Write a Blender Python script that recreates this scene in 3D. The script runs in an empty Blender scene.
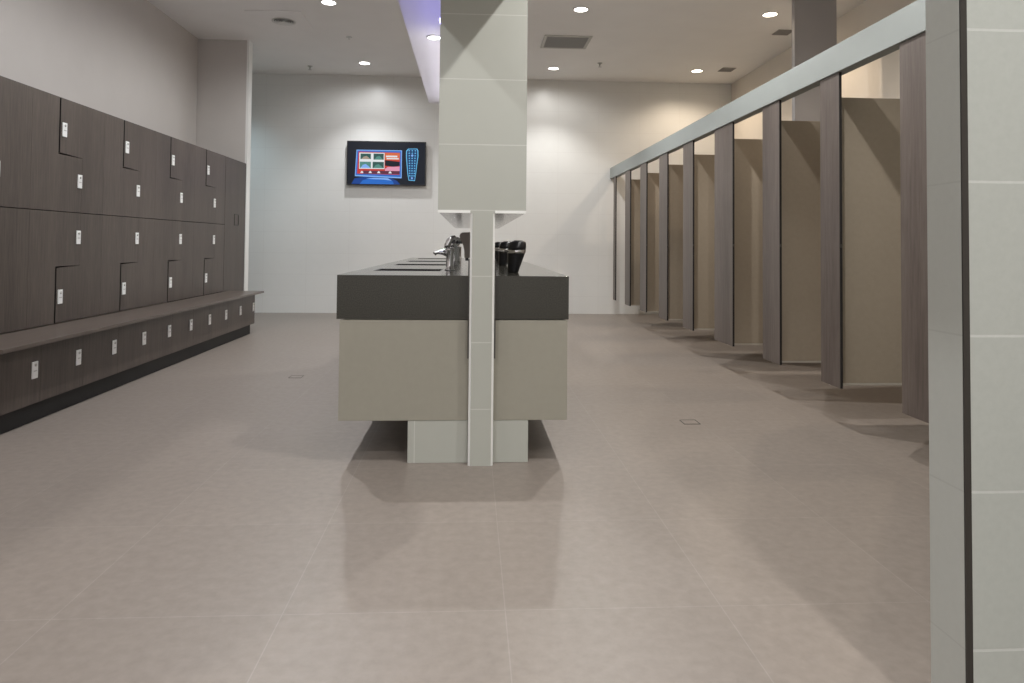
import bpy, bmesh, math, random
from mathutils import Vector, Matrix
random.seed(4)
S = bpy.context.scene
COL = S.collection

# ------------------------------------------------------------------ materials
def new_mat(name):
    m = bpy.data.materials.new(name); m.use_nodes = True
    nt = m.node_tree
    return m, nt, nt.nodes['Principled BSDF']

def plain(name, col, rough=.5, metal=0.0, spec=.5, noise=0.0, nscale=60):
    m, nt, b = new_mat(name)
    b.inputs['Roughness'].default_value = rough
    b.inputs['Metallic'].default_value = metal
    b.inputs['Specular IOR Level'].default_value = spec
    if noise:
        tc = nt.nodes.new('ShaderNodeTexCoord'); n = nt.nodes.new('ShaderNodeTexNoise')
        n.inputs['Scale'].default_value = nscale; n.inputs['Detail'].default_value = 4
        nt.links.new(tc.outputs['Object'], n.inputs['Vector'])
        r = nt.nodes.new('ShaderNodeMapRange')
        r.inputs['To Min'].default_value = 1 - noise; r.inputs['To Max'].default_value = 1 + noise
        r.inputs['From Min'].default_value = .3; r.inputs['From Max'].default_value = .7
        nt.links.new(n.outputs['Fac'], r.inputs['Value'])
        mx = nt.nodes.new('ShaderNodeVectorMath'); mx.operation = 'SCALE'
        mx.inputs[0].default_value = col
        nt.links.new(r.outputs['Result'], mx.inputs['Scale'])
        nt.links.new(mx.outputs['Vector'], b.inputs['Base Color'])
    else:
        b.inputs['Base Color'].default_value = (*col, 1)
    return m

def emit(name, col, s):
    m, nt, b = new_mat(name)
    b.inputs['Base Color'].default_value = (.004, .004, .005, 1)
    b.inputs['Specular IOR Level'].default_value = .25
    b.inputs['Emission Color'].default_value = (*col, 1)
    b.inputs['Emission Strength'].default_value = s
    return m

def wood(name, dark, light, rough=.35, scale=(14, 14, .8), contrast=1.0):
    """laminate with a fine vertical grain"""
    m, nt, b = new_mat(name)
    N, L = nt.nodes, nt.links
    geo = N.new('ShaderNodeNewGeometry')
    mp = N.new('ShaderNodeMapping'); mp.inputs['Scale'].default_value = scale
    L.new(geo.outputs['Position'], mp.inputs['Vector'])
    n1 = N.new('ShaderNodeTexNoise'); n1.inputs['Scale'].default_value = 6; n1.inputs['Detail'].default_value = 8
    n1.inputs['Roughness'].default_value = .65
    L.new(mp.outputs['Vector'], n1.inputs['Vector'])
    n2 = N.new('ShaderNodeTexNoise'); n2.inputs['Scale'].default_value = .35; n2.inputs['Detail'].default_value = 3
    L.new(mp.outputs['Vector'], n2.inputs['Vector'])
    ad = N.new('ShaderNodeMath'); ad.operation = 'MULTIPLY_ADD'
    L.new(n1.outputs['Fac'], ad.inputs[0]); ad.inputs[1].default_value = .6
    sc = N.new('ShaderNodeMath'); sc.operation = 'MULTIPLY'; sc.inputs[1].default_value = .4
    L.new(n2.outputs['Fac'], sc.inputs[0]); L.new(sc.outputs[0], ad.inputs[2])
    cr = N.new('ShaderNodeValToRGB')
    cr.color_ramp.elements[0].position = .36; cr.color_ramp.elements[0].color = (*dark, 1)
    cr.color_ramp.elements[1].position = .64; cr.color_ramp.elements[1].color = (*light, 1)
    L.new(ad.outputs[0], cr.inputs['Fac']); L.new(cr.outputs['Color'], b.inputs['Base Color'])
    b.inputs['Roughness'].default_value = rough
    return m

def tiles(name, col, grout, w, h, axes, off=(0, 0), rough=.2, mortar=.003, var=.03, offset=0.0, noise=.04, nscale=9, bump=.15, spec=.5):
    """axes: which two world axes run along the tile's width and height"""
    m, nt, b = new_mat(name)
    N, L = nt.nodes, nt.links
    geo = N.new('ShaderNodeNewGeometry'); sp = N.new('ShaderNodeSeparateXYZ'); cb = N.new('ShaderNodeCombineXYZ')
    L.new(geo.outputs['Position'], sp.inputs[0])
    for k in range(2):
        a = N.new('ShaderNodeMath'); a.operation = 'ADD'; a.inputs[1].default_value = -off[k] + 60 * (w, h)[k]
        L.new(sp.outputs['XYZ'.index(axes[k])], a.inputs[0]); L.new(a.outputs[0], cb.inputs[k])
    br = N.new('ShaderNodeTexBrick'); br.offset = offset; br.squash = 1
    br.inputs['Scale'].default_value = 1
    br.inputs['Brick Width'].default_value = w; br.inputs['Row Height'].default_value = h
    br.inputs['Mortar Size'].default_value = mortar; br.inputs['Mortar Smooth'].default_value = .2
    br.inputs['Bias'].default_value = 0
    br.inputs['Color1'].default_value = (*[c * (1 - var) for c in col], 1)
    br.inputs['Color2'].default_value = (*[c * (1 + var) for c in col], 1)
    br.inputs['Mortar'].default_value = (*grout, 1)
    L.new(cb.outputs[0], br.inputs['Vector'])
    n = N.new('ShaderNodeTexNoise'); n.inputs['Scale'].default_value = nscale; n.inputs['Detail'].default_value = 6
    n.inputs['Roughness'].default_value = .6
    L.new(geo.outputs['Position'], n.inputs['Vector'])
    r = N.new('ShaderNodeMapRange'); r.inputs['From Min'].default_value = .3; r.inputs['From Max'].default_value = .7
    r.inputs['To Min'].default_value = 1 - noise; r.inputs['To Max'].default_value = 1 + noise
    L.new(n.outputs['Fac'], r.inputs['Value'])
    v = N.new('ShaderNodeVectorMath'); v.operation = 'SCALE'
    L.new(br.outputs['Color'], v.inputs[0]); L.new(r.outputs['Result'], v.inputs['Scale'])
    L.new(v.outputs['Vector'], b.inputs['Base Color'])
    b.inputs['Roughness'].default_value = rough
    b.inputs['Specular IOR Level'].default_value = spec
    if bump:
        bp = N.new('ShaderNodeBump'); bp.inputs['Strength'].default_value = bump; bp.inputs['Distance'].default_value = .002
        bp.invert = True
        L.new(br.outputs['Fac'], bp.inputs['Height']); L.new(bp.outputs['Normal'], b.inputs['Normal'])
    return m

M = {}
M['locker'] = wood('dark_locker_laminate', (.046, .035, .029), (.098, .077, .064), .38)
M['benchwood'] = wood('bench_laminate', (.085, .066, .055), (.135, .108, .092), .3, (14, .8, 14))
M['pilaster'] = wood('grey_brown_laminate', (.078, .060, .052), (.150, .122, .108), .4)
M['gap'] = plain('dark_carcass', (.012, .010, .009), .8)
M['kick'] = plain('black_kickboard', (.010, .010, .010), .6, noise=.1)
M['taupe'] = plain('taupe_panel', (.315, .265, .205), .45, noise=.03, nscale=40)
M['cabinet'] = plain('taupe_cabinet', (.305, .288, .24), .42, noise=.02, nscale=30)
M['stone'] = plain('dark_stone', (.040, .038, .031), .13, noise=.4, nscale=220)
M['basin'] = plain('dark_basin', (.035, .032, .034), .25, noise=.1)
M['chrome'] = plain('chrome', (.72, .72, .74), .10, 1.0)
M['satin'] = plain('satin_metal', (.56, .55, .53), .35, 1.0)
M['steel_dark'] = plain('dark_metal_trim', (.055, .050, .045), .45, .4)
M['alu'] = plain('aluminium_edge', (.60, .57, .52), .4, .6)
M['beam'] = plain('grey_painted_beam', (.285, .31, .305), .5, noise=.015, nscale=8)
M['mirror'] = plain('mirror_glass', (.80, .81, .82), .03, 1.0)
M['under'] = plain('glossy_grey_board', (.70, .68, .69), .14, .6, noise=.2, nscale=5)
M['grille_back'] = plain('grille_back', (.36, .36, .355), .7)
M['grille_dark'] = plain('grille_dark', (.30, .29, .28), .6)
M['black'] = plain('black_plastic', (.010, .010, .012), .28, noise=.1, nscale=100)
M['white'] = plain('white_plastic', (.84, .84, .82), .4)
M['ceil'] = plain('ceiling_paint', (.88, .865, .85), .9, noise=.015, nscale=3)
M['bulk'] = plain('bulkhead_paint', (.80, .79, .79), .8, noise=.01, nscale=3)
M['greige'] = plain('greige_wall_paint', (.56, .525, .495), .8, noise=.015, nscale=4)
M['cream'] = plain('cream_wall_paint', (.76, .70, .62), .75, noise=.015, nscale=4)
M['colgrey'] = plain('column_paint', (.36, .345, .35), .8, noise=.01, nscale=4)
M['grille'] = plain('grille_grey', (.80, .80, .78), .6)
M['grillewhite'] = plain('grille_white', (.55, .54, .51), .6)
M['dispenser'] = plain('grey_dispenser', (.21, .185, .165), .4)
M['lens_cool'] = emit('lamp_lens', (1.0, .97, .92), 14)
M['lens_warm'] = emit('warm_lamp_lens', (1.0, .86, .66), 22)
M['led_blue'] = emit('blue_led', (.34, .32, 1.0), 16)
M['led_lav'] = emit('lavender_led', (.93, .88, 1.0), 20)
M['cool_glass'] = emit('cool_lit_glass', (.45, .75, .85), 1.1)
M['floor'] = tiles('floor_tiles', (.225, .192, .168), (.262, .230, .205), .6, .6, 'XY', (.103, .10), .42, .0018, .025, noise=.10, nscale=26, bump=.03)
M['backtile'] = tiles('back_wall_tiles', (.76, .755, .735), (.72, .71, .69), .6, .3, 'XZ', (.05, .25), .33, .003, .004, noise=.008, bump=.08)
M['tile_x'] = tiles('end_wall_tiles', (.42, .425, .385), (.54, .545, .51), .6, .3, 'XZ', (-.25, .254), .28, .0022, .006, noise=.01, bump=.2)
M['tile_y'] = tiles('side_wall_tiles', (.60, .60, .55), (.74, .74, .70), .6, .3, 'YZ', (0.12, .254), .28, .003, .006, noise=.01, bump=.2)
M['entry_x'] = tiles('entry_tiles', (.45, .47, .44), (.56, .575, .55), .6, .312, 'XZ', (.965, .2), .35, .003, .004, noise=.03, nscale=60, bump=.25)
M['entry_y'] = tiles('entry_return_tiles', (.45, .46, .43), (.41, .415, .39), .6, .312, 'YZ', (1.1, .2), .35, .002, .004, noise=.02, nscale=60, bump=.15)

# ------------------------------------------------------------------ mesh helpers
class MB:
    def __init__(self): self.bm = bmesh.new(); self.mats = []
    def mi(self, m):
        if m not in self.mats: self.mats.append(m)
        return self.mats.index(m)
    def _new(self, faces, m, smooth=False):
        i = self.mi(m)
        for f in faces: f.material_index = i; f.smooth = smooth
    def box(self, x0, x1, y0, y1, z0, z1, m, bevel=0.0):
        bm = self.bm
        r = bmesh.ops.create_cube(bm, size=1)
        for v in r['verts']:
            v.co = Vector(((x0 + x1) / 2 + v.co.x * (x1 - x0), (y0 + y1) / 2 + v.co.y * (y1 - y0), (z0 + z1) / 2 + v.co.z * (z1 - z0)))
        fs = list({f for v in r['verts'] for f in v.link_faces})
        self._new(fs, m)
        if bevel:
            es = list({e for v in r['verts'] for e in v.link_edges})
            out = bmesh.ops.bevel(bm, geom=es, offset=bevel, segments=2, profile=.6, affect='EDGES')
            self._new(out['faces'], m)
        return self
    def prism(self, pts, axis, a0, a1, m):
        """extrude a 2-D outline along an axis; pts are in the other two axes in xyz order"""
        bm = self.bm
        def mk(p, a):
            if axis == 'x': return (a, p[0], p[1])
            if axis == 'y': return (p[0], a, p[1])
            return (p[0], p[1], a)
        A = [bm.verts.new(mk(p, a0)) for p in pts]; B = [bm.verts.new(mk(p, a1)) for p in pts]
        n = len(pts); fs = [bm.faces.new(A), bm.faces.new(B[::-1])]
        for k in range(n): fs.append(bm.faces.new((A[k], B[k], B[(k + 1) % n], A[(k + 1) % n])))
        bmesh.ops.recalc_face_normals(bm, faces=fs)
        self._new(fs, m)
        return self
    def lathe(self, prof, c, m, n=32, axis='z', cap=True, smooth=True):
        bm = self.bm; rings = []
        for r, h in prof:
            ring = []
            for k in range(n):
                a = 2 * math.pi * k / n; u, v = r * math.cos(a), r * math.sin(a)
                p = {'z': (u, v, h), 'x': (h, u, v), 'y': (u, h, v)}[axis]
                ring.append(bm.verts.new((c[0] + p[0], c[1] + p[1], c[2] + p[2])))
            rings.append(ring)
        fs = []
        for a, b in zip(rings, rings[1:]):
            for k in range(n): fs.append(bm.faces.new((a[k], a[(k + 1) % n], b[(k + 1) % n], b[k])))
        self._new(fs, m, smooth)
        cs = []
        if cap:
            cs = [bm.faces.new(rings[0][::-1]), bm.faces.new(rings[-1])]
            self._new(cs, m)
        bmesh.ops.recalc_face_normals(bm, faces=fs + cs)
        return self
    def tube(self, pts, radii, m, n=14, flat=1.0):
        bm = self.bm; P = [Vector(p) for p in pts]; rings = []
        if not isinstance(radii, (list, tuple)): radii = [radii] * len(P)
        for i, p in enumerate(P):
            d = (P[min(i + 1, len(P) - 1)] - P[max(i - 1, 0)]).normalized()
            up = Vector((0, 1, 0)) if abs(d.y) < .9 else Vector((1, 0, 0))
            s = d.cross(up).normalized(); t = s.cross(d)
            rings.append([bm.verts.new(p + s * (radii[i] * flat * math.cos(2 * math.pi * k / n)) + t * (radii[i] * math.sin(2 * math.pi * k / n))) for k in range(n)])
        fs = []
        for a, b in zip(rings, rings[1:]):
            for k in range(n): fs.append(bm.faces.new((a[k], a[(k + 1) % n], b[(k + 1) % n], b[k])))
        self._new(fs, m, True)
        cs = [bm.faces.new(rings[0][::-1]), bm.faces.new(rings[-1])]; self._new(cs, m)
        bmesh.ops.recalc_face_normals(bm, faces=fs + cs)
        return self
    def quad(self, pts, m):
        f = self.bm.faces.new([self.bm.verts.new(p) for p in pts]); self._new([f], m); return self
    def build(self, name, parent=None, org=(0, 0, 0)):
        me = bpy.data.meshes.new(name)
        if parent is not None: org = parent.get('_o', org)
        for v in self.bm.verts: v.co -= Vector(org)
        self.bm.to_mesh(me); self.bm.free()
        for m in self.mats: me.materials.append(m)
        o = bpy.data.objects.new(name, me); COL.objects.link(o)
        if parent is not None:
            o.parent = parent
        else:
            o.location = org
        return o

ORG = {}
def thing(name, label, cat, org=(0, 0, 0), group=None):
    o = bpy.data.objects.new(name, None); o.empty_display_size = .1
    COL.objects.link(o); o.location = org
    o['label'] = label; o['category'] = cat
    if group: o['group'] = group
    ORG[o.name] = org
    return o
def part(mb, name, parent, label=None):
    """parts are modelled in world coordinates, stored relative to the thing's base"""
    root = parent
    while root.parent: root = root.parent
    org = Vector(ORG.get(root.name, (0, 0, 0)))
    for v in mb.bm.verts: v.co -= org
    me = bpy.data.meshes.new(name); mb.bm.to_mesh(me); mb.bm.free()
    for m in mb.mats: me.materials.append(m)
    o = bpy.data.objects.new(name, me); COL.objects.link(o); o.parent = parent
    if label: o['label'] = label
    return o
def solo(mb, name, label, cat, org=(0, 0, 0), group=None):
    o = mb.build(name, None, org); o['label'] = label; o['category'] = cat
    if group: o['group'] = group
    return o
def struct(mb, name, label=None):
    o = mb.build(name); o['kind'] = 'structure'
    if label: o['label'] = label
    return o
def copy_tree(o, parent=None):
    c = o.copy(); COL.objects.link(c)
    if parent is not None: c.parent = parent
    for ch in list(o.children): copy_tree(ch, c)
    return c
def dup(o, d, label):
    c = copy_tree(o); c.location = Vector(o.location) + Vector(d); c['label'] = label
    return c

# ------------------------------------------------------------------ the room
YB, CZ = 9.92, 3.41
LW, RW, YF = -3.27, 3.83, -3.2
struct(MB().box(-5.2, 4.1, YF - .1, YB + .1, -.12, 0, M['floor']), 'floor')
struct(MB().box(-5.2, 4.1, YF - .1, YB + .1, CZ, CZ + .12, M['ceil']), 'ceiling')
struct(MB().box(-5.2, 4.1, YB, YB + .1, 0, CZ, M['backtile']), 'wall_back')
struct(MB().box(LW - .1, LW, YF, 8.28, 0, CZ, M['greige'])
       .box(LW, -2.68, YF, 3.488, 0, CZ, M['greige']), 'wall_left')
struct(MB().box(LW - .1, -2.70, 8.285, 8.40, 0, CZ, M['greige']), 'wall_nib')
struct(MB().box(-2.70, -2.672, 8.283, 8.402, 0, CZ, M['white']), 'trim_1')
struct(MB().box(-5.2, -5.1, 8.40, YB, 0, CZ, M['greige']).box(-5.2, LW - .1, 8.30, 8.40, 0, CZ, M['greige']), 'wall_recess')
struct(MB().box(RW, RW + .1, YF, YB, 0, CZ, M['cream']), 'wall_right')
struct(MB().box(3.100, 3.517, 6.41, 6.47, 0, CZ, M['colgrey']), 'wall_cubicles')
struct(MB().box(-5.2, 4.1, YF - .1, YF, 0, CZ, M['bulk']), 'wall_front')
# tiled wall end by the entrance, on the right
mb = MB()
mb.box(1.0065, RW, 1.335, 1.442, 0, CZ, M['entry_x'])
mb.box(.9925, 1.0065, 1.3395, 1.442, 0, CZ, M['entry_y'])
struct(mb, 'wall_entrance')
struct(MB().box(.9933, 1.0065, 1.3352, 1.3394, 0, CZ, M['steel_dark']), 'trim_2')

# dropped bulkhead above the vanity
BZ = 2.27
b = struct(MB().box(-.395, .249, 1.75, 6.20, BZ, CZ, M['bulk']), 'ceiling_bulkhead')

# ------------------------------------------------------------------ T-shaped vanity wall
YV0, YV1 = 3.12, 6.18
WX0, WX1 = -.006, .107
mb = MB()
mb.box(WX0 + .0105, WX1 - .0105, YV0, YV1, 0, 1.141, M['tile_x'])
mb.box(WX0, WX0 + .0105, YV0 + .0105, YV1, 0, 1.141, M['tile_y'])
mb.box(WX1 - .0105, WX1, YV0 + .0105, YV1, 0, 1.141, M['tile_y'])
struct(mb, 'wall_vanity')
struct(MB().prism([(WX0, YV0 + .010), (WX0 + .010, YV0), (WX0 + .010, YV0 + .010)], 'z', 0, 1.141, M['white']), 'trim_3')
struct(MB().box(WX0 - .007, WX0 - .0005, YV0 + .012, YV0 + .042, .48, .93, M['steel_dark']), 'trim_reflection_5')  # dark colour imitates the countertop's reflection in the polished edge
struct(MB().box(WX1 + .0005, WX1 + .007, YV0 + .012, YV0 + .042, .48, .93, M['steel_dark']), 'trim_reflection_6')  # same painted counter reflection on the right-hand edge
struct(MB().prism([(WX1, YV0 + .010), (WX1 - .010, YV0 + .010), (WX1 - .010, YV0)], 'z', 0, 1.141, M['white']), 'trim_4')

mc = thing('mirror_cabinet', 'tall tiled mirror cabinet hanging over the vanity, on top of the narrow tiled wall', 'mirror cabinet', (.05, YV0, 1.141))
BX0, BX1 = -.153, .248
part(MB().box(BX0 + .006, BX1 - .006, YV0 + .012, YV1, 1.149, BZ, M['gap']), 'carcass', mc)
part(MB().box(BX0, BX1, YV0, YV0 + .012, 1.153, BZ, M['tile_x']).box(WX0, WX1, YV0, YV0 + .012, 1.141, 1.153, M['tile_x']), 'tiled_end_panel', mc, 'pale tiled end panel')
part(MB().box(BX0, BX0 + .006, YV0 + .012, YV1, 1.143, BZ, M['mirror']), 'mirror', mc, 'mirror facing the lockers')
part(MB().box(BX1 - .006, BX1, YV0 + .012, YV1, 1.143, BZ, M['mirror']), 'mirror', mc, 'mirror facing the cubicles')
part(MB().box(BX0 + .006, WX0, YV0 + .012, YV1, 1.141, 1.149, M['under']).box(WX1, BX1 - .006, YV0 + .012, YV1, 1.141, 1.149, M['under']), 'base_panel', mc, 'reflective underside')
part(MB().box(BX0, WX0, YV0 - .001, YV0 + .012, 1.141, 1.153, M['white']), 'edge_trim', mc, 'white bottom edge')
part(MB().box(WX1, BX1, YV0 - .001, YV0 + .012, 1.141, 1.153, M['white']), 'edge_trim', mc, 'white bottom edge')

# countertops
CY0, CY1, CB, CT = 3.165, 7.05, .654, .854
BASY = [3.82, 4.78, 5.69, 6.70]
def slab(mb, x0, x1, holes, hx0, hx1, m, depth=.12):
    if not holes:
        mb.box(x0, x1, CY0, CY1, CB, CT, m); return
    zt = CT - depth
    mb.box(x0, x1, CY0, CY1, CB, zt, m)
    mb.box(x0, hx0, CY0, CY1, zt, CT, m); mb.box(hx1, x1, CY0, CY1, zt, CT, m)
    ys = [CY0]
    for a, c in holes: ys += [a, c]
    ys.append(CY1)
    for k in range(0, len(ys), 2): mb.box(hx0, hx1, ys[k], ys[k + 1], zt, CT, m)
ct = thing('vanity_countertop', 'thick dark stone countertop with sunken basins, left of the narrow tiled wall', 'countertop', (-.3, CY0, CB))
mb = MB(); slab(mb, -.609, WX0 - .001, [(c - .15, c + .15) for c in BASY], -.52, -.16, M['stone']); part(mb, 'worktop', ct)
for c in BASY:
    mb = MB(); x0, x1, y0, y1, z0, z1 = -.519, -.161, c - .149, c + .149, CT - .119, CT - .001
    mb.box(x0, x1, y0, y1, z0, z0 + .008, M['basin'])
    mb.box(x0, x0 + .006, y0, y1, z0 + .008, z1, M['basin']); mb.box(x1 - .006, x1, y0, y1, z0 + .008, z1, M['basin'])
    mb.box(x0 + .006, x1 - .006, y0, y0 + .006, z0 + .008, z1, M['basin']); mb.box(x0 + .006, x1 - .006, y1 - .006, y1, z0 + .008, z1, M['basin'])
    bs = part(mb, 'basin', ct)
    part(MB().lathe([(.024, 0), (.024, .004), (.016, .006)], (-.33, c, z0 + .0081), M['chrome'], 20), 'drain', bs)
ctr = solo(MB().box(WX1 + .001, .454, CY0, CY1, CB, CT, M['stone'], .002), 'vanity_countertop', 'thick dark stone countertop right of the narrow tiled wall, under the hair dryers', 'countertop', (.28, CY0, CB))

# cabinets and their tiled plinths
def cabinet(x0, x1, wall, label):
    t = thing('vanity_cabinet', label, 'cabinet', ((x0 + x1) / 2, CY0, .19))
    a, c = min(x0, x1), max(x0, x1)
    part(MB().box(a + .018, c - .018, CY0 + .018, CY1 - .05, .193, CB - .001, M['cabinet']), 'carcass', t)
    part(MB().box(a, c, CY0 + .002, CY0 + .018, .193, CB - .004, M['cabinet'], .0015), 'end_panel', t)
    n = 8
    for k in range(n):
        ya = CY0 + .02 + (CY1 - .05 - CY0 - .02) * k / n; yb = CY0 + .02 + (CY1 - .05 - CY0 - .02) * (k + 1) / n
        xf = (x0, x0 + .017) if x0 < 0 else (x1 - .017, x1)
        part(MB().box(xf[0], xf[1], ya + .002, yb - .002, .193, CB - .012, M['cabinet'], .001), 'door', t)
    return t
cabinet(-.595, WX0 - .001, WX0, 'wide taupe vanity cabinet under the dark countertop, left of the narrow tiled wall')
cabinet(WX1 + .001, .449, WX1, 'narrower taupe vanity cabinet under the dark countertop, right of the narrow tiled wall')
solo(MB().box(-.281, WX0 - .001, CY0 + .004, CY1 - .3, 0, .192, M['tile_x'], .002), 'plinth', 'low pale tiled plinth under the wide left vanity cabinet', 'plinth', (-.14, CY0, 0))
solo(MB().box(WX1 + .001, .270, CY0 + .004, CY1 - .3, 0, .192, M['tile_x'], .002), 'plinth', 'low pale tiled plinth under the narrower right vanity cabinet', 'plinth', (.19, CY0, 0))

# ------------------------------------------------------------------ taps, soap dispenser, hair dryers
def tap(y, label):
    x = -.118
    t = thing('tap', label, 'tap', (x, y, CT), 'mixer taps on the left countertop')
    part(MB().lathe([(.029, 0), (.029, .005), (.023, .008), (.021, .03), (.0205, .105), (.023, .11), (.023, .118), (.018, .122)], (x, y, CT), M['chrome'], 24), 'body', t)
    part(MB().tube([(x - .012, y, CT + .088), (x - .04, y, CT + .098), (x - .065, y, CT + .1), (x - .080, y, CT + .096), (x - .087, y, CT + .088)], [.016, .0135, .012, .0115, .011], M['chrome'], 14), 'spout', t)
    lv = part(MB().tube([(x - .018, y, CT + .12), (x - .014, y, CT + .14), (x - .004, y, CT + .160), (x + .010, y, CT + .175), (x + .024, y, CT + .180), (x + .032, y, CT + .172)],
                        [.016, .0175, .018, .0165, .014, .010], M['chrome'], 14), 'lever', t)
    part(MB().lathe([(.011, -.012), (.0125, 0), (.011, .012)], (x + .018, y, CT + .158), M['black'], 16, 'y'), 'hot_cold_button', lv)
    return t
t0 = tap(BASY[0], 'chrome mixer tap with a curled lever at the nearest basin')
for k, lab in enumerate(('chrome mixer tap at the second basin, just behind the nearest tap', 'chrome mixer tap at the third basin, behind the second tap', 'chrome mixer tap at the farthest basin, last of the row')):
    dup(t0, (0, BASY[k + 1] - BASY[0], 0), lab)

sd = thing('soap_dispenser', 'grey-brown wall soap dispenser with a flared head, beside the nearest tap', 'soap dispenser', (WX0, 3.5, .93))
part(MB().prism([(WX0 - .0005, .93), (-.034, .93), (-.036, .968), (-.041, .992), (-.051, 1.014), (-.0585, 1.03), (-.0600, 1.042), (-.056, 1.052), (-.045, 1.058), (WX0 - .0005, 1.060)], 'y', 3.46, 3.545, M['dispenser']), 'body', sd)
part(MB().box(-.030, -.014, 3.485, 3.52, .915, .93, M['black']), 'nozzle', sd)

def dryer(y, label):
    x = .216
    t = thing('hair_dryer', label, 'hair dryer', (x, y, CT), 'black hair dryers on the right countertop')
    part(MB().lathe([(.027, 0), (.029, .004), (.033, .03), (.040, .068), (.0455, .098), (.0465, .1)], (x, y, CT), M['black'], 32), 'body', t)
    part(MB().lathe([(.0460, .1), (.0475, .102), (.0475, .116), (.0465, .118)], (x, y, CT), M['chrome'], 32), 'band', t, 'chrome band')
    hd = part(MB().lathe([(.0465, .118), (.0455, .135), (.042, .153), (.037, .1605), (.030, .163), (.010, .164)], (x, y, CT), M['black'], 32), 'head', t)
    part(MB().lathe([(.024, .1640), (.026, .1655), (.022, .167)], (x, y, CT), M['steel_dark'], 24), 'grille', hd)
    part(MB().tube([(x - .029, y, CT + .108), (x - .065, y, CT + .112), (WX1 + .001, y, CT + .118)], .0045, M['chrome'], 10), 'holder_arm', t, 'chrome holder arm to the wall')
    for o in t.children_recursive:                 # it leans out over the counter
        if o.name.startswith('holder_arm'): continue
        for v in o.data.vertices: v.co.x += v.co.z * .17
    return t
d0 = dryer(3.55, 'nearest black hair dryer with a chrome band, largest of the row on the right countertop')
dup(d0, (0, 1.15, 0), 'middle black hair dryer with a chrome band, half hidden behind the nearest one')
dup(d0, (0, 2.45, 0), 'farthest black hair dryer, a sliver between the tiled wall and the middle one')

# ------------------------------------------------------------------ lockers
LX = -2.68
P0, PITCH = 4.31, .822
UZ0, UZM, UZ1 = 1.190, 1.562, 1.932
DZ0, DZM, DZ1 = .462, .830, 1.186
def locker_lock(parent, y, z, xf=LX, s=1.0):
    lk = part(MB().box(xf + .0005, xf + .007, y - .024, y + .024, z - .046, z + .046, M['white'], .002), 'lock', parent, 'white combination lock plate')
    part(MB().lathe([(.008, 0), (.008, .004), (.005, .005)], (xf + .0071, y, z + .027), M['satin'], 16, 'x'), 'knob', lk)
    part(MB().box(xf + .0071, xf + .0078, y - .014, y + .014, z - .008, z - .002, M['satin']), 'number_strip', lk)
def l_locker(y0, wide, upper, hinge, label):
    """wide='bottom' or 'top'; an L-shaped locker that interlocks with its twin"""
    g = .0005
    G = .016
    za, zm, zb = (UZ0, UZM, UZ1) if upper else (DZ0, DZM, DZ1)
    s1, s2 = y0 + PITCH / 3, y0 + 2 * PITCH / 3
    ya, yb = y0, y0 + PITCH
    if upper:
        near = [(ya + g, za + g), (s2 - g, za + g), (s2 - g, zm - g), (s1 - g, zm - g), (s1 - g, zb - g), (ya + g, zb - g)]
        far = [(s2 + g, za + g), (yb - g, za + g), (yb - g, zb - g), (s1 + G, zb - g), (s1 + G, zm + .010), (s2 + g, zm + .001)]
    else:
        near = [(ya + g, za + g), (s1 - g, za + g), (s1 - g, zm + g), (s2 - g, zm + g), (s2 - g, zb - g), (ya + g, zb - g)]
        far = [(s1 + G, za + g), (yb - g, za + g), (yb - g, zb - g), (s2 + g, zb - g), (s2 + g, zm - .001), (s1 + G, zm - .010)]
    pts = near if hinge == 'near' else far
    t = thing('locker', label, 'locker', (LX, ya if hinge == 'near' else yb, za), 'interlocking lockers along the left wall')
    part(MB().prism(pts, 'x', LW + .002, LX - .020, M['gap']), 'carcass', t)
    if hinge == 'near':
        d = part(MB().prism(pts, 'x', LX - .018, LX, M['locker']), 'door', t)
        locker_lock(d, s2 - .03, 1.402 if upper else 1.021)
    else:
        mb = MB().prism(pts, 'x', LX - .018, LX, M['locker'])
        d = part(mb, 'door', t)
        locker_lock(d, s1 + .054, 1.726 if upper else .632)
        za_, zb_ = (zm + .010, zb - g) if upper else (za + g, zm - .010)
        part(MB().box(LX - .0178, LX - .0002, s1 + G - .002, s1 + G, za_, zb_, M['gap']), 'shade_band', d, 'painted shade along the lock edge')  # dark strip stands in for the shade in the seam beside this door
    return t
ordn = {-1: 'fifth', 0: 'fourth', 1: 'third', 2: 'second', 3: 'first'}
for k in range(-1, 4):
    y0 = P0 + PITCH * k
    for upper in (True, False):
        row = 'upper' if upper else 'lower'
        l_locker(y0, '', upper, 'near', 'dark wood %s locker, near half of the %s column before the tall cupboard' % (row, ordn[k]))
        l_locker(y0, '', upper, 'far', 'dark wood %s locker, far half of the %s column before the tall cupboard' % (row, ordn[k]))
YE = P0 + PITCH * 4          # end of the locker run
tc = thing('tall_cupboard', 'tall narrow dark wood cupboard with a flush pull, at the far end of the lockers', 'cupboard', (LX, YE, 0))
part(MB().box(LW + .002, LX - .02, YE + .003, 8.28, .002, UZ1, M['gap']), 'carcass', tc)
d = part(MB().box(LX - .018, LX, YE + .005, 8.278, .05, UZ1 - .002, M['locker']), 'door', tc)
mb = MB(); y0, y1, z0, z1 = 7.90, 8.045, 1.185, 1.315
mb.box(LX + .0003, LX + .004, y0, y0 + .012, z0, z1, M['steel_dark']).box(LX + .0003, LX + .004, y1 - .012, y1, z0, z1, M['steel_dark'])
mb.box(LX + .0003, LX + .004, y0 + .012, y1 - .012, z0, z0 + .010, M['steel_dark']).box(LX + .0003, LX + .004, y0 + .012, y1 - .012, z1 - .010, z1, M['steel_dark'])
part(mb, 'flush_pull', d)

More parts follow.
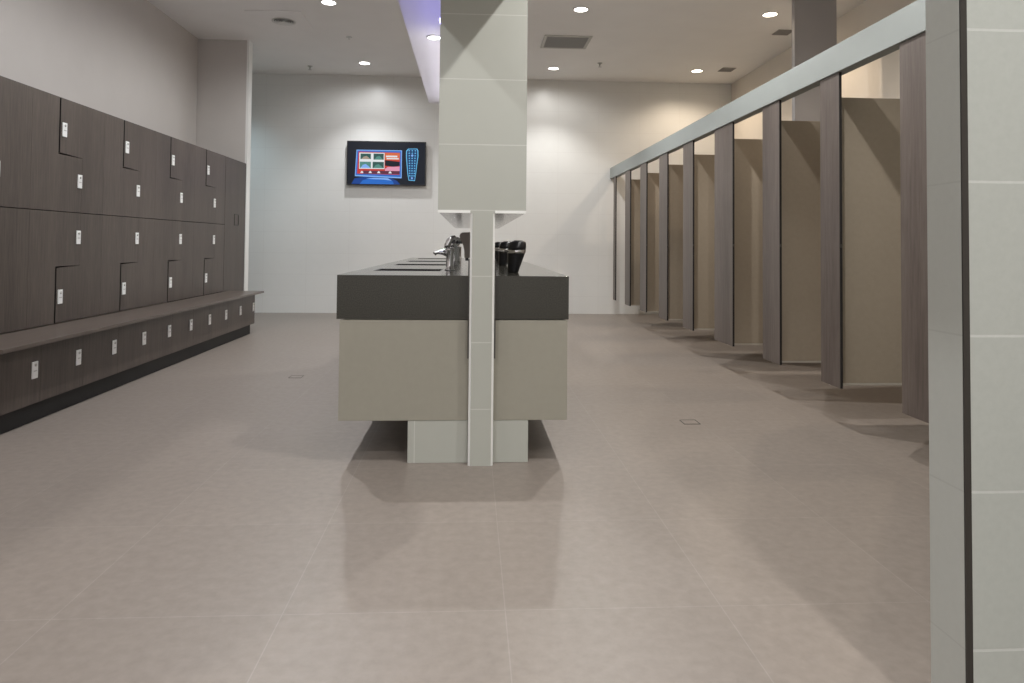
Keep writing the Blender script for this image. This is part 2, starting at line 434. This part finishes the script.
# bench with a row of small lockers under the seat
BF, BE = -2.362, 7.672
bp = .4155
solo(MB().box(LX + .014, -2.284, 3.50, 7.74, .4395, .461, M['benchwood'], .003), 'bench', 'long dark wood bench seat running in front of the lockers', 'bench', (-2.48, 3.5, .44))
labs = ['bench locker at the far end under the seat, its lock by the bench corner']
names = ['second', 'third', 'fourth', 'fifth', 'sixth', 'seventh', 'eighth', 'ninth']
labs += ['low dark bench locker under the seat, %s from the far bench end' % n for n in names] + ['nearest low dark bench locker under the seat, cut by the left photo edge']
for k in range(10):
    yb = BE - bp * k; ya = yb - bp
    t = thing('bench_locker', labs[k], 'bench locker', (BF, ya, .11), 'small lockers under the bench')
    part(MB().box(LX + .02, BF - .020, ya + .001, yb - .001, .112, .439, M['locker']), 'carcass', t)
    d = part(MB().box(BF - .018, BF, ya + .0006, yb - .0006, .112, .438, M['locker'], .0008), 'door', t)
    locker_lock(d, yb - .057, .295, BF)
solo(MB().box(LX + .02, -2.405, 3.50, 7.66, 0, .111, M['kick']), 'kickboard', 'black kickboard on the floor under the bench lockers', 'kickboard', (-2.5, 3.5, 0))

# ------------------------------------------------------------------ toilet cubicles
PX = 2.03
solo(MB().box(PX - .012, PX + .06, 1.443, YB - .002, 1.975, 2.130, M['beam'], .002), 'headrail', 'long pale grey headrail beam running above the cubicle fronts', 'headrail', (PX, 1.45, 1.97))
near = [9.575, 8.69, 7.871, 7.017, 6.194, 5.232, 4.418, 3.678, 2.88]
far = [9.72, 8.972, 8.165, 7.327, 6.484, 5.63, 4.68, 3.885, 3.138]
plab = ['grey-brown cubicle pilaster standing against the back wall, the farthest one'] + \
       ['grey-brown cubicle pilaster, %s from the back wall' % n for n in ('second', 'third', 'fourth', 'fifth', 'sixth', 'seventh', 'eighth')] + \
       ['nearest grey-brown cubicle pilaster, beside the tiled entrance wall']
for k in range(9):
    t = thing('cubicle_pilaster', plab[k], 'cubicle pilaster', (PX, near[k], .225), 'cubicle pilasters along the right side')
    part(MB().box(PX, PX + .013, near[k] + .0015, far[k], .225, 1.974, M['pilaster']), 'panel', t)
    part(MB().box(PX, PX + .014, near[k] - .002, near[k] + .0015, .225, 1.974, M['gap']), 'edge_strip', t, 'dark near edge')
    part(MB().box(PX + .002, PX + .012, near[k] - .008, near[k] - .002, .998, 1.018, M['steel_dark'], .002), 'latch_keep', t)
qlab = ['taupe cubicle partition behind the %s pilaster from the back wall' % n for n in ('second', 'third', 'fourth', 'fifth', 'sixth', 'seventh', 'eighth')]
for k in range(1, 8):
    yc = min(near[k] + .14, far[k] - .014)
    t = thing('cubicle_partition', qlab[k - 1], 'partition', (PX + .02, yc, .225), 'taupe partitions between the cubicles')
    xr = RW - .001
    part(MB().box(PX + .0135, xr, yc - .009, yc + .009, .229, 1.862, M['taupe'], .001), 'panel', t)
    part(MB().box(PX + .0135, xr, yc - .011, yc + .011, .217, .229, M['alu']), 'bottom_rail', t, 'pale bottom edge')

# ------------------------------------------------------------------ television
TX0, TX1, TZ0, TZ1, TY = -1.785, -.662, 1.826, 2.457, 9.842
tv = thing('television', 'black wall-mounted television with a bright menu on its screen', 'television', ((TX0 + TX1) / 2, YB, TZ0))
part(MB().box(TX0, TX1, TY, TY + .045, TZ0, TZ1, M['black'], .004), 'casing', tv)
part(MB().box(-1.45, -1.0, TY + .045, YB - .001, 2.0, 2.3, M['steel_dark']), 'wall_bracket', tv)
e = lambda n, c, s=1.0: emit('screen_' + n, c, s)
E_bg, E_bl, E_lb, E_cy = e('dark', (.006, .009, .018)), e('blue', (.02, .16, .62)), e('lightblue', (.25, .48, .95)), e('cyan', (.16, .58, .95))
E_w, E_r, E_o, E_d = e('white', (.85, .88, .9)), e('red', (.62, .05, .035)), e('orange', (.75, .16, .06)), e('teal', (.03, .10, .09))
E_p, E_g, E_t, E_glow = e('pink', (.85, .35, .5)), e('green', (.10, .28, .24)), e('tan', (.42, .33, .26)), e('deepblue', (.008, .06, .30))
mb = MB()
W, H = TX1 - TX0, TZ1 - TZ0
lay = [0]
def sx(u): return TX0 + (u - 72) / (838 - 72) * W           # u, v follow the zoomed view of the set (72..838 by 98..535)
def sz(v): return TZ1 - (v - 98) / (535 - 98) * H
def R_(u0, v0, u1, v1, m):
    lay[0] += 1; y = TY - .0004 - .00005 * lay[0]
    mb.quad([(sx(u0), y, sz(v1)), (sx(u1), y, sz(v1)), (sx(u1), y, sz(v0)), (sx(u0), y, sz(v0))], m)
def PG(pts, m):
    lay[0] += 1; y = TY - .0004 - .00005 * lay[0]
    mb.quad([(sx(u), y, sz(v)) for u, v in pts], m)
R_(84, 110, 826, 524, E_bg)
PG([(120, 524), (150, 470), (250, 452), (480, 452), (560, 490), (590, 524)], E_glow)
PG([(200, 524), (230, 486), (300, 470), (460, 470), (520, 496), (530, 524)], E_bl)
PG([(260, 470), (340, 462), (470, 464), (510, 488), (430, 478), (330, 476)], E_lb)
PG([(152, 448), (165, 186), (604, 186), (604, 464)], E_lb)
PG([(160, 436), (172, 194), (596, 194), (596, 452)], E_bl)
PG([(172, 424), (184, 204), (586, 210), (584, 430)], E_r)
R_(192, 214, 436, 374, E_w)
for u0, v0, u1, v1, m1, m2 in ((204, 224, 304, 278, E_d, E_t), (330, 222, 428, 282, E_d, E_g), (198, 304, 306, 366, E_g, E_lb), (322, 304, 430, 366, E_d, E_g)):
    R_(u0, v0, u1, v1, m1)
    PG([(u0 + 8, v1), (u0 + 30, v0 + 30), (u0 + 58, v0 + 22), (u1 - 22, v1 - 18), (u1 - 6, v1)], m2)
R_(440, 212, 584, 284, E_o); R_(450, 240, 560, 256, E_w); R_(456, 264, 574, 276, E_w)
PG([(442, 286), (584, 300), (584, 342), (520, 350), (442, 340)], E_bg)
PG([(442, 372), (470, 352), (584, 348), (584, 392), (500, 402), (442, 392)], E_p)
R_(230, 392, 584, 424, e('maroon', (.12, .03, .06)))
for u in (220, 300, 382, 492): PG([(u - 16, 416), (u - 8, 400), (u, 394), (u + 8, 400), (u + 16, 416)], E_w)
rem = [(644, 190), (664, 168), (752, 166), (762, 186), (764, 240), (752, 330), (742, 420), (732, 488), (672, 484), (660, 420), (650, 320), (644, 250)]
PG(rem, E_cy)
cu, cv = 704, 320
PG([(cu + (u - cu) * .86, cv + (v - cv) * .96) for u, v in rem], e('navy', (.01, .05, .16)))
for r in range(11):
    for c in range(3):
        if r == 2 and c == 1: continue
        u = 704 + (c - 1) * (30 - r * .9); v = 188 + r * 25
        PG([(u - 8, v), (u, v - 8), (u + 8, v), (u, v + 8)], E_cy)
PG([(690, 236), (704, 222), (718, 236), (704, 250)], E_lb); PG([(692, 460), (704, 448), (716, 460), (704, 474)], E_lb)
part(mb, 'screen', tv, 'lit screen showing a pictured menu and a remote control')

# ------------------------------------------------------------------ ceiling fittings
def spot(loc, power, col, angle, blend, rad=.035):
    l = bpy.data.lights.new('downlight_beam', 'SPOT'); l.energy = power; l.color = col
    l.spot_size = math.radians(angle); l.spot_blend = blend; l.shadow_soft_size = rad
    o = bpy.data.objects.new('downlight_beam', l); COL.objects.link(o); o.location = loc
    return o
COOL, NEUT, WARM = (.97, .985, 1.0), (1.0, .985, .955), (1.0, .83, .64)
def downlight(x, y, z, label, kind, r=.86):
    t = thing('downlight', label, 'ceiling light', (x, y, z), 'recessed ceiling downlights')
    lens = M['lens_warm'] if kind == 'warm' else M['lens_cool']
    part(MB().lathe([(.098 * r, -.001), (.098 * r, -.006), (.080 * r, -.010), (.080 * r, -.0045), (.080 * r, -.001)], (x, y, z), M['white'], 32, cap=False), 'trim_ring', t)
    part(MB().lathe([(.079 * r, -.001), (.079 * r, -.005), (.04 * r, -.007)], (x, y, z), lens, 32), 'lens', t, 'lit lens')
PW, PF = 92, 98
for x, y, lab in ((-1.452, 9.19, 'round white ceiling downlight above the television'), (-1.452, 6.887, 'round white ceiling downlight left of centre, at the top photo edge'),
                  (1.093, 9.236, 'round white ceiling downlight near the back wall, right of the mirror cabinet'), (1.093, 6.885, 'round white ceiling downlight beyond the grey air grille, at the top photo edge')):
    downlight(x, y, CZ, lab, 'cool')
downlight(3.068, 9.192, CZ, 'warm starry ceiling downlight near the back wall above the cubicles', 'warm')
downlight(3.064, 6.876, CZ, 'warm starry ceiling downlight beside the grey wall pier', 'warm')
downlight(-.240, 4.19, BZ, 'bright downlight in the dropped bulkhead beside the mirror cabinet', 'cool', .5)
for y in (9.19, 6.887, 4.57, 2.25, -.07, -2.3):
    spot((-1.452, y, CZ - .02), PW * (.35 if y == 2.25 else .6 if y < 1 else 1), COOL, 104, .6 if y > 9 else .35)
    spot((1.093, y, CZ - .02), PW, NEUT, 104, .6 if y > 9 else .25)
    spot((-1.452, y, CZ - .022), PF * (.25 if y > 9 else .4 if y == 2.25 else 1), COOL, 172, .5)
    spot((1.093, y, CZ - .022), PF * (.25 if y > 9 else 1), NEUT, 172, .5)
for y in (9.192, 6.876, 4.56):
    spot((3.066, y, CZ - .02), 62, WARM, 150, .6)
spot((-.240, 4.19, BZ - .02), 14, (1, .95, .92), 140, .5, .03)
spot((-.240, 5.7, BZ - .02), 8, (.8, .82, 1), 140, .5, .03)  # added bluish fill under the bulkhead, with no fitting of its own
# cool light in the passage behind the end of the lockers
spot((-3.6, 9.1, CZ - .02), 60, (.6, .88, 1.0), 120, .8)
# blue-violet light strip along the upper side of the mirror cabinet, shining up at the bulkhead
part(MB().box(BX0 - .012, BX0 - .0005, 3.3, 4.05, 2.08, 2.092, M['led_blue']), 'light_strip', mc, 'blue light strip')
part(MB().box(BX0 - .012, BX0 - .0005, 4.07, 6.1, 2.08, 2.092, M['led_lav']), 'light_strip', mc, 'lavender-white light strip')

# air grille, square diffuser, small vents, sprinklers
t = thing('air_grille', 'grey louvred air grille with a pale frame in the ceiling right of the mirror cabinet', 'air vent', (1.09, 8.02, CZ))
x0, x1, y0, y1 = .815, 1.37, 7.77, 8.27
mb = MB(); w = .035; z0, z1 = CZ - .012, CZ - .001
mb.box(x0, x1, y0, y0 + w, z0, z1, M['grillewhite']).box(x0, x1, y1 - w, y1, z0, z1, M['grillewhite']).box(x0, x0 + w, y0 + w, y1 - w, z0, z1, M['grillewhite']).box(x1 - w, x1, y0 + w, y1 - w, z0, z1, M['grillewhite'])
part(mb, 'frame', t, 'pale frame')
mb = MB().box(x0 + w, x1 - w, y0 + w, y1 - w, CZ - .0085, CZ - .001, M['grille_back'])
n = 15
for k in range(n):
    y = y0 + w + (y1 - y0 - 2 * w) * (k + .5) / n
    mb.prism([(y - .007, CZ - .0085), (y - .005, CZ - .0125), (y + .005, CZ - .0125), (y + .008, CZ - .0085)], 'x', x0 + w, x1 - w, M['grille_back'])
part(mb, 'louvre_panel', t, 'grey louvres')
t = thing('ceiling_diffuser', 'square white ceiling plate with a round dark grille above the lockers', 'air vent', (-2.09, 7.47, CZ))
part(MB().box(-2.385, -1.80, 7.19, 7.755, CZ - .010, CZ - .001, M['ceil'], .002), 'plate', t)
mb = MB().lathe([(.125, -.0105), (.125, -.016), (.112, -.018), (.112, -.0105)], (-2.06, 7.5, CZ), M['grillewhite'], 40, cap=False)
mb.lathe([(.112, -.0105), (.112, -.012)], (-2.06, 7.5, CZ), M['gap'], 40)
for r in (.03, .055, .08, .102):
    mb.lathe([(r, -.0125), (r + .009, -.018), (r + .011, -.017), (r + .002, -.0122)], (-2.06, 7.5, CZ), M['grille'], 36, cap=False)
mb.lathe([(.015, -.0125), (.015, -.018)], (-2.06, 7.5, CZ), M['grille'], 20)
part(mb, 'round_grille', t, 'round dark grille')
def vent(x0, x1, y0, y1, label):
    t = thing('ceiling_vent', label, 'air vent', ((x0 + x1) / 2, (y0 + y1) / 2, CZ), 'small ceiling vents above the cubicles')
    mb = MB(); w = .012; z0, z1 = CZ - .008, CZ - .001
    mb.box(x0, x1, y0, y0 + w, z0, z1, M['grille_dark']).box(x0, x1, y1 - w, y1, z0, z1, M['grille_dark']).box(x0, x0 + w, y0 + w, y1 - w, z0, z1, M['grille_dark']).box(x1 - w, x1, y0 + w, y1 - w, z0, z1, M['grille_dark'])
    part(mb, 'frame', t)
    mb = MB()
    for k in range(6):
        y = y0 + w + (y1 - y0 - 2 * w) * (k + .5) / 6
        mb.box(x0 + w, x1 - w, y - .006, y + .006, CZ - .006, CZ - .001, M['grille_dark'])
    part(mb, 'louvre_panel', t)
vent(3.36, 3.545, 9.0, 9.2, 'small dark ceiling vent right of the far warm downlight')
vent(3.38, 3.56, 7.36, 7.54, 'small dark ceiling vent tucked beside the grey wall pier')
def sprinkler(x, y, label, k=1.0):
    t = thing('sprinkler', label, 'sprinkler', (x, y, CZ), 'ceiling sprinkler heads')
    part(MB().lathe([(.035, -.001), (.035, -.004), (.02, -.009 * k)], (x, y, CZ), M['satin'], 24), 'rosette', t)
    part(MB().lathe([(.011 * k, -.009 * k), (.011 * k, -.03 * k), (.007 * k, -.034 * k), (.007 * k, -.05 * k)], (x, y, CZ), M['satin'], 16), 'body', t)
    part(MB().lathe([(.024 * k, -.050 * k), (.024 * k, -.053 * k)], (x, y, CZ), M['satin'], 20), 'deflector', t)
sprinkler(-2.226, 9.43, 'small sprinkler head in the ceiling near the passage behind the lockers')
sprinkler(-1.456, 8.05, 'small sprinkler head between the two left-hand downlights', .5)
sprinkler(1.674, 8.93, 'small sprinkler head in the ceiling between the back right downlights')
# floor drains
def drain(x, y, label):
    t = thing('floor_drain', label, 'floor drain', (x, y, 0), 'square floor drains')
    w = .047; f = .004; mb = MB()
    mb.box(x - w, x + w, y - w, y - w + f, .0002, .002, M['steel_dark']).box(x - w, x + w, y + w - f, y + w, .0002, .002, M['steel_dark'])
    mb.box(x - w, x - w + f, y - w + f, y + w - f, .0002, .002, M['steel_dark']).box(x + w - f, x + w, y - w + f, y + w - f, .0002, .002, M['steel_dark'])
    part(mb, 'frame', t)
    part(MB().box(x - w + f + .001, x + w - f - .001, y - w + f + .001, y + w - f - .001, .0002, .0012, M['floor']), 'cover', t)
drain(1.25, 3.86, 'square flush floor drain right of the vanity, in front of the cubicles')
drain(-1.291, 5.21, 'square flush floor drain between the bench and the vanity')

# ------------------------------------------------------------------ world, camera, colour
w = bpy.data.worlds.new('world'); S.world = w; w.use_nodes = True
w.node_tree.nodes['Background'].inputs[0].default_value = (.5, .5, .5, 1)
w.node_tree.nodes['Background'].inputs[1].default_value = .2
f, yaw, pit, roll, cx, cy = (685.286871, 0.054609, 0.028651, 0.009121, 509.007774, 224.714987)
cyw, sy = math.cos(yaw), math.sin(yaw)
fw = Vector((sy, cyw, 0)); rt = Vector((cyw, -sy, 0)); up = Vector((0, 0, 1))
fw2 = fw * math.cos(pit) + up * math.sin(pit); up2 = up * math.cos(pit) - fw * math.sin(pit)
r3 = rt * math.cos(roll) + up2 * math.sin(roll); u3 = up2 * math.cos(roll) - rt * math.sin(roll)
cam = bpy.data.cameras.new('camera'); co = bpy.data.objects.new('camera', cam); COL.objects.link(co)
Mx = Matrix.Identity(4)
for i in range(3): Mx[i][0] = r3[i]; Mx[i][1] = u3[i]; Mx[i][2] = -fw2[i]
Mx[2][3] = 1.0
co.matrix_world = Mx
cam.sensor_width = 36; cam.lens = f * 36 / 1024; cam.shift_x = (512 - cx) / 1024; cam.shift_y = (cy - 341.5) / 1024
cam.clip_start = .05
S.camera = co
vs = S.view_settings
S.display_settings.display_device = 'sRGB'
vs.view_transform = 'Standard'; vs.look = 'None'; vs.gamma = 1; vs.use_curve_mapping = False
vs.exposure = -0.22
